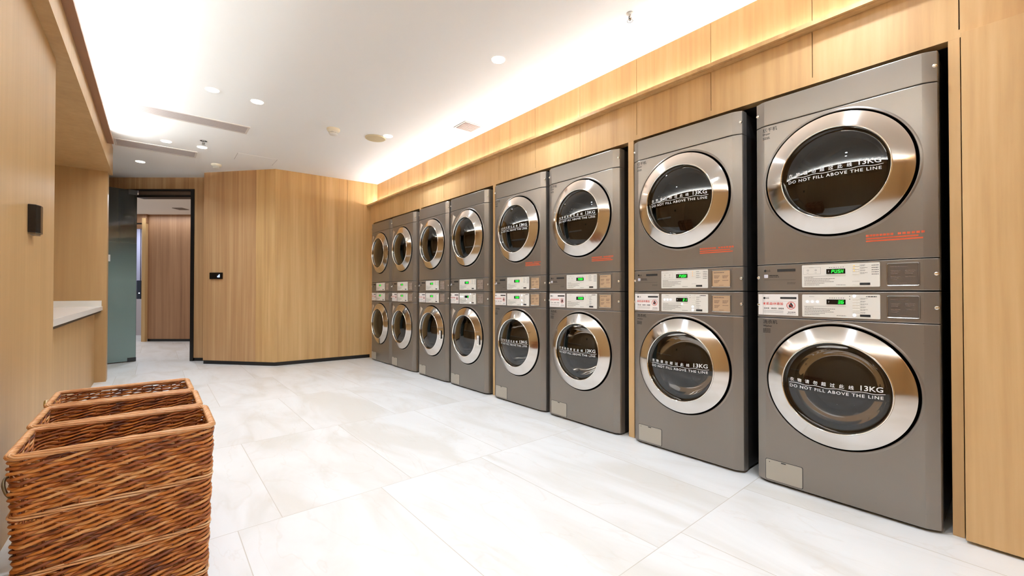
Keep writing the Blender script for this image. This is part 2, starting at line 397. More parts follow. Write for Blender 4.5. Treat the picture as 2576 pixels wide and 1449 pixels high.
def door(parent, cz, washer):
    # chrome ring: convex, sloping back towards its outer rim
    D = MB().lathe([(.262, .0), (.276, -.022), (.2805, -.030), (.2795, -.0345), (.2765, -.0365), (.2115, -.0635)], 0, cz, 160)
    ring = D.build('door_ring', M_RING, parent, smooth=True, angle=12)
    MB().lathe([(.2115, -.0635), (.2105, -.0665), (.2080, -.0680), (.2055, -.0675), (.2030, -.058), (.2015, -.045)], 0, cz, 128).build('ring_edge', M_CHROME2, ring, smooth=True, angle=80)
    # dark gap and raised surround in the panel
    MB().lathe([(.262, .004), (.2885, .004), (.2888, -.0225)], 0, cz, 96).build('door_gap', M_GAP, parent, smooth=True)
    MB().lathe([(.2888, -.018), (.2892, -.0236), (.2910, -.0248), (.2940, -.0242), (.2995, -.0222), (.3005, -.0215)], 0, cz, 96).build('door_surround', M_BODY, parent, smooth=True, angle=70)
    # glass dome
    h = .040; R = .203
    prof = [(R*(1-k/14) if k < 14 else .0005, -.047-h*(1-(1-k/14)**2)) for k in range(15)]
    g = MB().lathe(prof, 0, cz, 96).build('door_glass', M_GLASS_W if washer else M_GLASS_D, parent, smooth=True, angle=180)
    # inner black frame
    MB().lathe([(.2035, -.046), (.190, -.034), (.178, .005), (.176, .03)], 0, cz, 96).build('inner_frame', M_DARK, ring, smooth=True, angle=180)
    if washer:
        MB().lathe([(.176, .0), (.165, .05), (.14, .10), (.09, .13), (.0005, .138)], 0, cz, 72).build('glass_bowl', M_GLASS_B, ring, smooth=True, angle=180)
    # drum with lifters and holes
    dm = MB().lathe([(.215, .04), (.218, .06), (.262, .075), (.265, .09), (.265, .44), (.25, .47), (.0005, .48)], 0, cz, 64)
    for k in range(3):
        a = k*2*PI/3+.5
        ca, sa = math.cos(a), math.sin(a)
        P = []
        for w_, rr in ((-.045, .262), (-.012, .205), (.012, .205), (.045, .262)):
            P.append((rr*ca-w_*sa, cz+rr*sa+w_*ca))
        vs = [(x, .10, z) for x, z in P]+[(x, .44, z) for x, z in P]
        dm.add(vs, [(0, 1, 2, 3), (4, 7, 6, 5), (0, 4, 5, 1), (1, 5, 6, 2), (2, 6, 7, 3)])
    dm.build('drum', M_DRUM, parent, smooth=True, angle=40)
    MB().lathe([(.262, -.013), (.262, .03), (.214, .042), (.176, .030)], 0, cz, 72).build('door_gasket', M_DARK, parent, smooth=True, angle=60)
    return ring
def dome(cz):
    return lambda x, z: -.0483-.040*(1-(x*x+(z-cz)**2)/.203**2)
def fill_line(parent, cz):
    fn = dome(cz)
    st = MB(); n = 48                              # dark strip behind the letters
    for i in range(n):
        x0 = -.19+.38*i/n; x1 = -.19+.38*(i+1)/n
        zs = [cz-.031+k*.0075 for k in range(9)]
        for a, b in zip(zs[:-1], zs[1:]):
            st.add([(x0, fn(x0, a)+.0035, a), (x1, fn(x1, a)+.0035, a), (x1, fn(x1, b)+.0035, b), (x0, fn(x0, b)+.0035, b)], [(0, 1, 2, 3)])
    t = MB(); chars = '衣物请勿超过此线'
    for i, ch in enumerate(chars): text(t, ch, -.166+.0335*i, cz+.0075, height=.0180, anchor='C', fn=fn, bold=.012)
    text(t, '13KG', .100, cz+.0085, height=.0225, width=.073, fn=fn, bold=.012)
    text(t, 'DO NOT FILL ABOVE THE LINE', -.176, cz-.0215, height=.0138, width=.350, spacing=1.18, fn=fn, bold=.012)
    n = 120; P0 = []; P1 = []
    for i in range(n+1):
        x = -.180+.360*i/n; z = cz+.0005+.0022*math.sin(x*2*PI/.085)
        P0.append((x, z-.0011)); P1.append((x, z+.0011))
    for i in range(n):
        q = [P0[i], P0[i+1], P1[i+1], P1[i]]
        t.add([(x, fn(x, z)-.0002, z) for x, z in q], [(0, 1, 2, 3)])
    s_ = st.build('dark_strip', M_STRIP, parent); s_['label'] = 'dark strip across the glass'
    l_ = t.build('fill_line_lettering', M_WHITEINK, parent); l_['label'] = 'white letters and wavy line on the glass'
def bars(mb, x0, x1, z, y, h=.0016, dash=.006, gap=.0012):      # lines of print too small to read
    x = x0; rnd = random.Random(int(abs(x0*9173+z*7919)*100))
    while x < x1:
        d = dash*(.5+rnd.random()); e = min(x+d, x1)
        mb.add([(x, y, z), (e, y, z), (e, y, z+h), (x, y, z+h)], [(0, 1, 2, 3)]); x = e+gap
def disc(mb, x, z, r, y, n=20):
    mb.add([(x+r*math.cos(2*PI*k/n), y, z+r*math.sin(2*PI*k/n)) for k in range(n)], [tuple(range(n))])
def annulus(mb, x, z, r0, r1, y, n=36):
    mb.add([(x+r0*math.cos(2*PI*k/n), y, z+r0*math.sin(2*PI*k/n)) for k in range(n)]+[(x+r1*math.cos(2*PI*k/n), y, z+r1*math.sin(2*PI*k/n)) for k in range(n)],
           [(k, (k+1) % n, n+(k+1) % n, n+k) for k in range(n)])
def logo(mb, x, z, h, y):                       # round face mark and the two letters beside it
    disc(mb, x+h*.55, z+h*.5, h*.58, y, 24); text(mb, 'LG', x+h*1.4, z+h*.06, height=h*.88, y=y, bold=.02)
def screw(parent, x, z):
    y = yf(x)
    MB().lathe([(.0085, y+.001), (.0085, y-.002), (.0065, y-.0055), (.003, y-.0065), (.0003, y-.0062)], x, z, 20).build('screw_cap', M_CHROME2, parent, smooth=True, angle=60)

def seg(mb, ch, x, z, w_, h, y, slant=.12):        # seven-segment character
    S7 = {'P': 'abefg', 'U': 'bcdef', 'S': 'acdfg', 'H': 'bcefg', '3': 'abcdg', '6': 'acdefg', '2': 'abdeg', '1': 'bc', 'n': 'ceg'}
    t = h*.13
    R = {'a': (0, w_, h-t, h), 'd': (0, w_, 0, t), 'g': (0, w_, h/2-t/2, h/2+t/2), 'f': (0, t, h/2, h), 'b': (w_-t, w_, h/2, h), 'e': (0, t, 0, h/2), 'c': (w_-t, w_, 0, h/2)}
    for s_ in S7[ch]:
        a, b, c_, d = R[s_]
        mb.add([(x+a+c_*slant, y, z+c_), (x+b+c_*slant, y, z+c_), (x+b+d*slant, y, z+d), (x+a+d*slant, y, z+d)], [(0, 1, 2, 3)])

PX0, PX1 = -.132, .160
def control_panel(parent, z0, washer, word):
    """z0 = bottom of the silver panel"""
    Y = YB-.0028
    pn = plate(MB(), PX0, PX1, z0, z0+.107, YB+.002, Y, .004).build('control_panel', M_PANEL, parent, bevel=.0006, bseg=1)
    e = Y-.0006
    plate(MB(), -.037, .043, z0+.059, z0+.087, Y+.001, Y-.0012, .003).build('display_bezel', M_WHITE, pn)
    dp = plate(MB(), -.033, .039, z0+.0615, z0+.0845, Y, Y-.0020, .0015).build('display', M_DISP, parent)
    sg = MB()
    chars = word; w_ = .0085; x = .0345-(len(chars))*.0118
    if word == 'PUSH': x = -.0135
    for ch in chars: seg(sg, ch, x, z0+.0655, w_, .0145, Y-.0026); x += .0118
    d = sg.build('display_digits', M_GREEN, dp); d['label'] = 'lit green digits'
    q = MB(); seg(q, '1', -.028, z0+.0695, .004, .008, Y-.0026); q.build('display_mark', M_WHITEINK, dp)
    # buttons
    ys_ = [z0+.096-.0115*k for k in range(4)] if not washer else [z0+.101-.0125*k for k in range(7)]
    nb = 0
    for k, zz in enumerate(ys_):
        if washer and k in (6,): zz = z0+.014
        bx = (.064, .089)
        b_ = plate(MB(), bx[0], bx[1], zz-.0038, zz+.0038, Y+.001, Y-.0022, .003).build('button', M_BTN, pn, bevel=.0006, bseg=1)
    if not washer:
        b_ = plate(MB(), .064, .089, z0+.009, z0+.0165, Y+.001, Y-.0022, .003).build('button', M_BTN, pn, bevel=.0006, bseg=1)
        am = MB()
        for k in range(3): disc(am, .071, ys_[k], .0022, Y-.0026, 12)
        a_ = am.build('amber_light', M_AMBER, pn)
    # print
    p = MB(); g = MB()
    for k, zz in enumerate(ys_):
        if washer and k == 0: continue
        bars(p, .0925, .0925+(.026 if k % 2 else .018), zz+.0008, e, .0013, .005); bars(p, .0925, .108, zz-.0026, e, .001, .004)
    plate(p, .0905, .127, z0+.008, z0+.0185, Y, e-.0003, .001)
    if not washer:
        for k in range(5): bars(p, .132, .156, z0+.094-.0098*k, e, .0022, .006)
        for a, b in ((-.126, -.056),): 
            for zz in (z0+.062, z0+.094): g.add([(a, e, zz), (b, e, zz), (b, e, zz+.0006), (a, e, zz+.0006)], [(0, 1, 2, 3)])
            for xx in (a, b): g.add([(xx, e, z0+.062), (xx+.0006, e, z0+.062), (xx+.0006, e, z0+.0946), (xx, e, z0+.0946)], [(0, 1, 2, 3)])
        for xx in (-.107, -.075): annulus(g, xx, z0+.081, .0028, .0040, e, 14); bars(g, xx-.004, xx+.004, z0+.0675, e, .0015, .003)
        bars(g, -.102, -.082, z0+.0935, e, .0016, .004)
    else:
        p.add([(.110, e, z0+.097), (.116, e, z0+.101), (.118, e, z0+.097)], [(0, 1, 2)]); bars(p, .119, .149, z0+.0965, e, .004, .012)
        disc(p, .054, z0+.099, .0018, e, 10); disc(p, .054, z0+.0865, .0018, e, 10)
        bars(g, -.102, -.082, z0+.0965, e, .0016, .004)
    for k in range(7): bars(p, -.022+.0085*k, -.018+.0085*k, z0+.0905, e, .0022, .004)
    bars(g, -.124, .040, z0+.0515, e, .0008, .02, .0)
    for k, x1 in enumerate((-.085, .000, -.02, -.005, -.04, -.06)):
        bars(g, -.122, x1, z0+.046-.0072*k, e, .0024, .005)
    bars(g, .005, .040, z0+.009, e, .0022, .006)
    bars(g, .064, .092, z0+.0245, e, .0010, .006)
    p.build('panel_print', M_INK, pn); g.build('panel_fine_print', M_INKG, pn)
    return pn
def coin_plate(parent, z0, z1, mtl):
    Y = YB
    fr = MB()
    P = rrect(.180, .287, z0, z1, .006, 4); n = len(P); Q = rrect(.186, .281, z0+.006, z1-.006, .003, 4)
    vs = [(x, Y+.001, z) for x, z in P]+[(x, Y-.0045, z) for x, z in rrect(.1815, .2855, z0+.0015, z1-.0015, .006, 4)]+[(x, Y-.0035, z) for x, z in rrect(.1840, .283, z0+.004, z1-.004, .004, 4)]+[(x, Y-.0005, z) for x, z in Q]
    fs = []
    for l in range(3): fs += [(l*n+i, l*n+(i+1) % n, (l+1)*n+(i+1) % n, (l+1)*n+i) for i in range(n)]
    fr.add(vs, fs); f_ = fr.build('coin_frame', M_STEELF, parent, smooth=True, angle=35)
    pl = plate(MB(), .186, .281, z0+.006, z1-.006, Y, Y-.0012, .003).build('coin_plate', mtl, parent)
    g = MB(); e = Y-.0016
    bars(g, .192, .25, z1-.019, e, .0035, .012)
    for cx0, cx1 in ((.195, .226), (.241, .273)):
        for k in range(3): bars(g, cx0, cx1-.004*k, z1-.036-.006*k, e, .0026, .009)
        for k in range(3 if cx0 < .2 else 1): bars(g, cx0, cx1-.005*k, z1-.062-.006*k, e, .0026, .008)
    bars(g, .222, .247, z0+.012, e, .0018, .006)
    g.build('plate_print', mat('plate_ink', (104, 84, 74), .6), pl)
def feet(parent):
    for x in (-.29, .29):
        for y in (.06, .66):
            MB().add([(x+.022*math.cos(a*PI/8), y+.022*math.sin(a*PI/8), zz) for zz in (0, .014) for a in range(16)],
                     [tuple(range(15, -1, -1)), tuple(range(16, 32))]+[(i, (i+1) % 16, 16+(i+1) % 16, 16+i) for i in range(16)]).build('foot', M_DARK, parent)
def cabinet(parent, z0, z1):
    m_ = MB(); x, y0, y1 = HW-.004, .045, .745
    vs = [(-x, y0, z0), (x, y0, z0), (x, y1, z0), (-x, y1, z0), (-x, y0, z1), (x, y0, z1), (x, y1, z1), (-x, y1, z1)]
    m_.add(vs, [(0, 3, 2, 1), (4, 5, 6, 7), (1, 2, 6, 5), (2, 3, 7, 6), (3, 0, 4, 7)])
    return m_.build('cabinet', M_SIDE, parent)
CZD, CZW = .545, .541

FACES = {}
def make_dryer(far):
    t = empty('tumble_dryer', (0, 0, 0))
    cabinet(t, .001, .981)
    if 'd' not in FACES: FACES['d'] = (facepiece(.1365, .8535, (CZD, .289)), facepiece(.0015, .134), facepiece(.856, .983))
    a, b, c_ = FACES['d']
    for nm, me in (('front_panel', a), ('control_band', b), ('top_band', c_)): link(nm, me, t)
    door(t, CZD, False)
    control_panel(t, .0185, False, 'PUSH')
    coin_plate(t, .020, .121, M_TAN)
    for x, z in ((-.333, .070), (.333, .070), (-.333, .920), (.333, .920)): screw(t, x, z)
    m_ = MB(); Y = YB-.0008
    logo(m_, -.301, .099, .0105, Y)
    plate(m_, -.240, -.160, .098, .111, YB, Y-.0002, .001)
    bars(m_, -.277, -.235, .0775, Y, .0042, .014, .0008); bars(m_, -.277, -.232, .0705, Y, .003, .008)
    bars(m_, -.300, -.160, .0565, Y, .0008, .02, 0); bars(m_, -.196, -.160, .042, Y, .0014, .005); bars(m_, -.196, -.160, .036, Y, .0014, .005)
    m_.build('band_lettering', M_INK, t)
    s_ = MB(); plate(s_, -.301, -.283, .068, .085, YB, Y-.0002, .003); s_.build('energy_mark', mat('pale_mark', (205, 203, 212), .5), t)
    if not far:
        fill_line(t, CZD)
        k = MB(); text(k, '烘干机', -.303, .8215, height=.0205, width=.066, y=Y, bold=.01); text(k, 'Dryer', -.303, .8035, height=.0135, y=Y, bold=.02)
        bars(k, -.303, -.272, .792, Y, .0035, .008); bars(k, -.303, -.270, .785, Y, .0035, .008)
        k.build('name_lettering', M_INK, t)
        g = MB(); Y2 = YB-.0008
        for i in range(8): bars(g, .113+.0118*i, .1225+.0118*i, .240, Y2, .0092, .0042, .0009)
        for i in range(6):
            bars(g, .219+.0145*i, .2295+.0145*i, .240, Y2, .0092, .0048, .0009)
            bars(g, .219+.0145*i, .2295+.0145*i, .2435, Y2, .0022, .012, .0)
        for i in range(8): bars(g, .113+.0118*i, .1225+.0118*i, .2438, Y2, .0020, .012, .0)
        bars(g, .113, .283, .228, Y2, .0060, .007, .0005); bars(g, .113, .283, .230, Y2, .0018, .02, .0)
        bars(g, .113, .297, .217, Y2, .0060, .007, .0005); bars(g, .113, .297, .219, Y2, .0018, .02, .0)
        g.build('warning_lettering', M_ORANGE, t)['label'] = 'orange warning print on the grey panel'
    else:
        info_sticker(t, .845)
    return t
def info_sticker(t, ztop):
    cz = CZD if ztop > .84 else CZW
    P = [(-.333, ztop), (-.262, ztop), (-.262, ztop-.03)]
    for k in range(6):
        a = math.radians(131+k*7); P.append((.322*math.cos(a)+.0, cz+.322*math.sin(a)))
    P = [p for p in P if p[0] > -.335]; P.append((-.333, P[-1][1]-.03))
    P = [(max(-.335, x), z) for x, z in P]; n = len(P)
    st = MB().add([(x, yf(x)-.0008, z) for x, z in P], [tuple(range(n))]); st.build('info_sticker', M_BEIGE, t)['label'] = 'beige paper sticker with a curved edge'
    q = MB(); bars(q, -.325, -.310, ztop-.05, YB-.0025+.006, .03, .006)
    q.v = [(x, yf(x)-.0014, z) for x, y, z in q.v]
    for k in range(3): 
        r_ = MB(); bars(r_, -.30, -.272, ztop-.022-.008*k, 0, .003, .008); r_.v = [(x, yf(x)-.0014, z) for x, y, z in r_.v]; q.add(r_.v, r_.f)
    q.build('sticker_print', mat('brown_ink', (88, 58, 50), .6), t)

def make_washer(far, word):
    t = empty('washing_machine', (0, 0, 0))
    cabinet(t, .014, .981); feet(t)
    if 'w' not in FACES: FACES['w'] = (facepiece(.012, .8475, (CZW, .289)), facepiece(.850, .9815))
    a, b = FACES['w']
    link('front_panel', a, t); link('control_band', b, t)
    door(t, CZW, True)
    control_panel(t, .861, True, word)
    coin_plate(t, .867, .966, M_TAN)
    for x, z in ((-.333, .915), (.333, .915)): screw(t, x, z)
    Y = YB-.0008
    # sticker on the left of the band
    sp = MB(); P = [(-.335, -.002), (-.297, -.023), (-.149, -.023)]
    for (xa, xb) in ((-.335, -.297), (-.297, -.149)):
        sp.add([(xa, yf(xa)-.0012, .863), (xb, yf(xb)-.0012, .863), (xb, yf(xb)-.0012, .969), (xa, yf(xa)-.0012, .969)], [(0, 1, 2, 3)])
    st = sp.build('instruction_sticker', M_STICK, t)
    k = MB(); e = Y-.0012
    logo(k, -.305, .9445, .0095, e); bars(k, -.305, -.158, .9335, e, .0005, .02, 0)
    text(k, '洗衣液', -.303, .893, height=.008, y=e, bold=.01); text(k, '柔顺剂', -.268, .893, height=.008, y=e, bold=.01); text(k, '消毒液', -.236, .893, height=.008, y=e, bold=.01)
    for z_ in (.885, .880, .875): bars(k, -.305, -.213, z_, e, .0007, .02, 0)
    bars(k, -.193, -.160, .8785, e, .003, .006); bars(k, -.197, -.158, .871, e, .0015, .006)
    plate(k, -.227, -.156, .9455, .955, Y-.0008, e, .001)
    # jug inside the red ring
    k.add([(-.189, e, .903), (-.171, e, .903), (-.171, e, .916), (-.176, e, .921), (-.176, e, .926), (-.183, e, .926), (-.183, e, .921), (-.189, e, .915)], [(0, 1, 2, 3, 4, 5, 6, 7)])
    k.build('sticker_print', M_INK, st)
    rd = MB(); text(rd, '本机自动添加', -.307, .914, height=.0145, width=.092, y=e, bold=.015, spacing=1.15)
    annulus(rd, -.180, .913, .0165, .019, e); c45 = .0165*.707
    rd.add([(-.180-c45, e-.0003, .913+c45-.002), (-.180-c45+.002, e-.0003, .913+c45), (-.180+c45, e-.0003, .913-c45+.002), (-.180+c45-.002, e-.0003, .913-c45)], [(0, 1, 2, 3)])
    rd.build('sticker_red_print', M_RED, st)['label'] = 'red characters and a crossed-out jug sign'
    if not far:
        fill_line(t, CZW)
        k = MB(); text(k, '洗衣机', -.307, .8175, height=.0205, width=.066, y=Y, bold=.01); text(k, 'Washer', -.307, .802, height=.0085, width=.042, y=Y, bold=.02)
        for q_ in range(4): bars(k, -.307, -.272, .789-.0058*q_, Y, .003, .007)
        k.build('name_lettering', M_INK, t)
    else:
        info_sticker(t, .838)
    # drain flap at the bottom left
    fl = plate(MB(), -.297, -.136, .022, .124, YB+.001, YB-.0026, .006).build('drain_flap', M_FLAP, t, bevel=.0008, bseg=1)
    plate(MB(), -.2992, -.1338, .0198, .1262, YB+.001, YB-.0006, .007).build('flap_gap', M_DARK, fl)
    l_ = plate(MB(), -.228, -.206, .117, .1215, YB, YB-.0038, .002).build('latch', M_DARK, fl)
    q = MB(); disc(q, -.280, .113, .0022, YB-.003, 10); q.build('flap_mark', M_INK, fl)
    return t
def leds(t, three, lower, start):
    m_ = MB(); Y = YB-.0056
    if three:
        for k in range(3): disc(m_, -.110+.0205*k, .861+.073, .0042, Y, 16)
    if lower: disc(m_, .004, .861+.048, .0035, Y, 16)
    if start:
        for zz in start: disc(m_, .071, .861+zz, .0055, Y, 16)
    if m_.v: m_.build('status_lights', M_LED, t)['label'] = 'lit white indicator lights'

YS = [.2136, .9672, 1.7654, 2.4871, 3.267, 3.9836, 4.7475, 5.4400]
DR = {False: None, True: None}
WORDS = ['36', '21', 'PUSH', 'PUSH', '6', 'PUSH', 'PUSH', 'PUSH']
DLAB = ['dark grey tumble dryer above the washer showing 36, beside the right-hand wood column',
        'dark grey tumble dryer stacked above the washer showing 21',
        'dark grey tumble dryer just left of the first wooden post, third from the right',
        'dark grey tumble dryer, fourth from the right, farthest dryer with white words on glass',
        'dark grey tumble dryer, fifth from the right, nearest with a beige sticker by its door',
        'dark grey tumble dryer with beige sticker, third from the end wall',
        'dark grey tumble dryer, second from the figured wood end wall',
        'dark grey tumble dryer at the far end, beside the figured wood wall']
def place(o, i, z):
    o.location = (XF, YS[i]+HW, z); o.rotation_euler = (0, 0, -PI/2)
near_d = make_dryer(False); far_d = make_dryer(True)
near_w = {}; far_w = {}
dr_used = set(); ws_used = {}
ALL = []
for i in range(8):
    far = i >= 4
    src = far_d if far else near_d
    d = src if far not in dr_used else copy_tree(src)
    dr_used.add(far); place(d, i, .9845)
    tag(d, DLAB[i], 'dryer', 'tumble dryers stacked on the washers')
    key = (far, WORDS[i])
    if key in ws_used: wsh = copy_tree(ws_used[key])
    else: wsh = make_washer(far, WORDS[i]); ws_used[key] = wsh
    place(wsh, i, 0)
    lab = {0: 'dark grey front-loading washer with display reading 36, nearest the bare wood column on the right',
           1: 'dark grey front-loading washer with display reading 21, right of the first wooden post',
           2: 'dark grey front-loading washer just left of the first wooden post, third from the right',
           3: 'dark grey front-loading washer, fourth from the right, farthest with white words on its glass',
           4: 'dark grey front-loading washer, fifth from the right, white ring tag and lit white indicators',
           5: 'dark grey front-loading washer with white tag on its ring, third from the end wall',
           6: 'dark grey front-loading washer, second from the figured wood end wall',
           7: 'dark grey front-loading washer at the far end beside the figured wood wall'}[i]
    tag(wsh, lab, 'washing machine', 'front-loading washers in the row')
    leds_ = {0: (True, False, (.101, .014)), 1: (True, True, (.034, .014)), 4: (True, True, (.101, .014)), 3: (False, False, (.09, .05, .014))}.get(i)
    if leds_: leds(wsh, *leds_)
    ALL.append((d, wsh))
M_GREYB = mat('grey_beige_plate', (160, 146, 136), .4, metal=.3)
for i, pair in enumerate(ALL):
    for o_ in pair:
        for ch in children(o_):
            if ch.name.startswith('coin_plate') and (i == 0 or i >= 4):
                ch.material_slots[0].link = 'OBJECT'; ch.material_slots[0].material = M_STEELPLATE if i == 0 else M_GREYB
    if i in (4, 5):
        wsh = pair[1]; tg = MB()
        plate(tg, .228, .262, CZW-.075, CZW+.02, -.0585, -.0595, .006)
        tt = tg.build('ring_tag', M_STICK, wsh); tt['label'] = 'white paper tag stuck on the chrome ring'
        q = MB()
        for k in range(5): bars(q, .234, .256, CZW-.01-.012*k, -.0598, .004, .006)
        q.build('tag_print', M_INK, tt)

# ================================================================== DOOR
dr = empty('door_1', CW(aL, DW), math.radians(-39.89)); dr['kind'] = 'structure'
def dlocal(a): return a-aL
W_ = aR-aL
fr = MB(); y0, y1 = -.012, .12
fr.box(0, W_, y0, y1, 2.430, 2.452); fr.box(W_-.047, W_, y0, y1, 0, 2.430); fr.box(dlocal(ua(342)), W_-.047, y0, y1, 2.335, 2.368)
fr.box(0, .02, y0, .012, 0, 2.43); fr.box(dlocal(ua(337)), dlocal(ua(342)), y0, .006, 0, 2.43)
fr.build('door_frame', M_BLACK, dr)
MB().box(.02, dlocal(ua(337)), -.004, .006, 0, 2.43).build('side_panel', mat('black_glass', (10, 11, 13), .12), dr)
MB().box(dlocal(ua(342)), W_-.047, .03, .04, 2.368, 2.43).build('transom_panel', mat('transom_brown', (120, 102, 90), .3), dr)
# frosted glass leaf, clear towards the top
def leaf_mat():
    m = bpy.data.materials.new('frosted_gradient_glass'); m.use_nodes = True; nt = m.node_tree; nt.nodes.clear(); L = nt.links.new
    out = N(m, 'ShaderNodeOutputMaterial'); tc = N(m, 'ShaderNodeTexCoord'); sp = N(m, 'ShaderNodeSeparateXYZ'); L(tc.outputs['Object'], sp.inputs[0])
    mr = N(m, 'ShaderNodeMapRange'); mr.inputs['From Min'].default_value = 1.15; mr.inputs['From Max'].default_value = 1.90; mr.inputs['To Min'].default_value = .95; mr.inputs['To Max'].default_value = .03
    L(sp.outputs['Z'], mr.inputs['Value'])
    d = N(m, 'ShaderNodeBsdfPrincipled'); d.inputs['Base Color'].default_value = (*s2l((128, 152, 148)), 1); d.inputs['Roughness'].default_value = .35
    t = N(m, 'ShaderNodeBsdfTransparent'); t.inputs[0].default_value = (.36, .37, .35, 1)
    mx = N(m, 'ShaderNodeMixShader'); L(mr.outputs[0], mx.inputs[0]); L(t.outputs[0], mx.inputs[1]); L(d.outputs[0], mx.inputs[2])
    g = N(m, 'ShaderNodeBsdfGlossy'); g.inputs['Roughness'].default_value = .05; fz = N(m, 'ShaderNodeFresnel'); mx2 = N(m, 'ShaderNodeMixShader')
    L(fz.outputs[0], mx2.inputs[0]); L(mx.outputs[0], mx2.inputs[1]); L(g.outputs[0], mx2.inputs[2]); L(mx2.outputs[0], out.inputs[0])
    return m
piv = CW(ua(342, DW-.03), DW-.03)
e2 = CW(ua(268, 5.80), 5.80); ang = math.atan2(e2.y-piv.y, e2.x-piv.x)
lf = empty('glass_door', (piv.x, piv.y, 0), ang, 'teal frosted glass door leaf standing open, clear at its top, left of the doorway', 'door')
MB().box(.0, .95, -.006, .006, .012, 2.42).build('glass_leaf', leaf_mat(), lf)
MB().box(-.005, .09, -.012, .012, .004, .06).build('pivot_fitting', mat('brushed_steel_dark', (70, 72, 74), .3, metal=.9), lf, bevel=.002)
MB().box(-.005, .09, -.012, .012, 2.36, 2.425).build('top_fitting', MATS['brushed_steel_dark'], lf, bevel=.002)
# things beyond the doorway
sc = empty('wall_screen', CW(ua(343, 9.68), 9.68, 0), math.radians(-39.89), 'tall lilac glass partition with dark frame beyond the doorway', 'partition')
pw = (361-330)/LH*9.68
MB().box(-.3, pw-.19, -.012, 0, 1.0, 2.42).build('pane', mat('lilac_glass', (168, 166, 190), .25), sc)
MB().box(-.3, pw-.07, -.02, -.0, 2.42, 2.45).box(pw-.12, pw-.07, -.02, 0, .35, 2.42).build('frame', mat('screen_frame', (92, 84, 98), .5), sc)
t_ = empty('soap_dispenser', CW(ua(356, 9.5), 9.5, .83), math.radians(-39.89), 'dark blue-black wall dispenser seen at the left edge through the doorway', 'dispenser')
plate(MB(), -.05, .04, 0, .41, 0, -.07, .01).build('case', mat('navy_plastic', (24, 34, 52), .3), t_, bevel=.004)
MB().box(.0, .02, -.074, -.07, .12, .14).build('indicator_light', M_LED, t_)
MB().box(-.03, .03, 0, .19, .1, .2).build('bracket', M_BLACK, t_)
b_ = MB().box(-.02, .02, -.01, .01, 0, .5); b_ = b_.build('white_notice', M_WHITE); p_ = CW(ua(362, 9.6), 9.6, 1.63); b_.location = p_; b_.rotation_euler = (0, 0, math.radians(-39.89)); b_.data.materials[0] = mat('bright_panel', (215, 225, 245), .4, emit=(200, 215, 245), es=.5)
tag(b_, 'narrow pale lit strip on the wall beyond the doorway', 'light panel')
gr = empty('air_vent', CW(ua(453, 7.9), 7.9, 2.53), math.radians(-39.89), 'small grey square vent in the corridor ceiling seen through the doorway', 'vent')
MB().box(-.09, .09, -.09, .09, -.01, 0).build('frame', mat('vent_grey', (150, 142, 136), .6), gr)
MB().box(-.07, .07, -.07, .07, -.014, -.01).build('grille', mat('vent_grey2', (118, 110, 106), .6), gr)
# door closer on the leaf top
# corridor lights: strip by the back wall, then two unseen ones added for brightness
def area(name, loc, rot, sx, sy, power, color=(.88, .97, 1.08), spread=PI, shape='RECTANGLE'):
    l = bpy.data.lights.new(name, 'AREA'); l.shape = shape; l.size = sx
    if shape == 'RECTANGLE': l.size_y = sy
    l.energy = power; l.color = color; l.spread = spread
    o_ = bpy.data.objects.new(name, l); COL.objects.link(o_); o_.location = loc; o_.rotation_euler = rot
    return o_
p_ = CW(ua(420, 8.3), 8.3, 2.50); area('corridor_area_light', p_, (0, 0, math.radians(-39.89)), 1.3, .05, 3)
p_ = CW(ua(425, 7.1), 7.1, 2.50); area('corridor_area_light', p_, (0, 0, 0), .1, .1, 12)  # added light that brightens the corridor, no fitting seen
p_ = CW(-8.4, 9.0, 2.50); area('corridor_area_light', p_, (0, 0, 0), .5, .3, 12)  # added light for the passage on the left, source unseen

# ================================================================== COVE LIGHT
def strip(name, x, y0, y1, z, wdt, strength, label, colr=(232, 240, 247)):
    m = mat(name+'_emit_'+str(strength), (255, 240, 220), .5, emit=colr, es=strength)
    o_ = MB().box(x-wdt/2, x+wdt/2, y0, y1, z, z+.006).build('light_strip', m)
    return tag(o_, label, 'light strip')
strip('cove', 2.562, -2.45, 6.24, 2.275, .02, COVE_R*8, 'warm light strip hidden in the ledge above the machines')
strip('coveL', -.56, -2.45, 5.8, 2.478, .03, COVE_L*8, 'light strip hidden in the ledge above the left wall', (236, 246, 250))

# ================================================================== CEILING FITTINGS
M_TRIM = mat('lamp_trim', (240, 238, 234), .4)
M_LENS = mat('lamp_lens', (255, 250, 240), .5, emit=(255, 248, 236), es=9)
HID = [(1.826, .50), (2.14, .50), (.339, .50), (.655, .50), (.339, 2.33), (.655, 2.33), (1.826, -1.35), (.5, -1.35)]
VIS = [(1.847, 2.36, 'front left one of the pair nearest the camera above the washers'), (2.162, 2.376, 'right one of the pair nearest the camera, beside the cove glow'),
       (.343, 4.20, 'left one of the pair in front of the long slot diffuser'), (.662, 4.216, 'right one of the pair in front of the long slot diffuser'),
       (1.865, 4.262, 'just right of the round beige speaker'), (2.182, 4.263, 'near the square grille, right of the round speaker'),
       (.079, 5.957, 'left one of the pair between the two slot diffusers'), (.394, 5.942, 'just below the sprinkler between the two slot diffusers'),
       (-.157, 7.095, 'last and farthest, near the glass door')]
proto = None
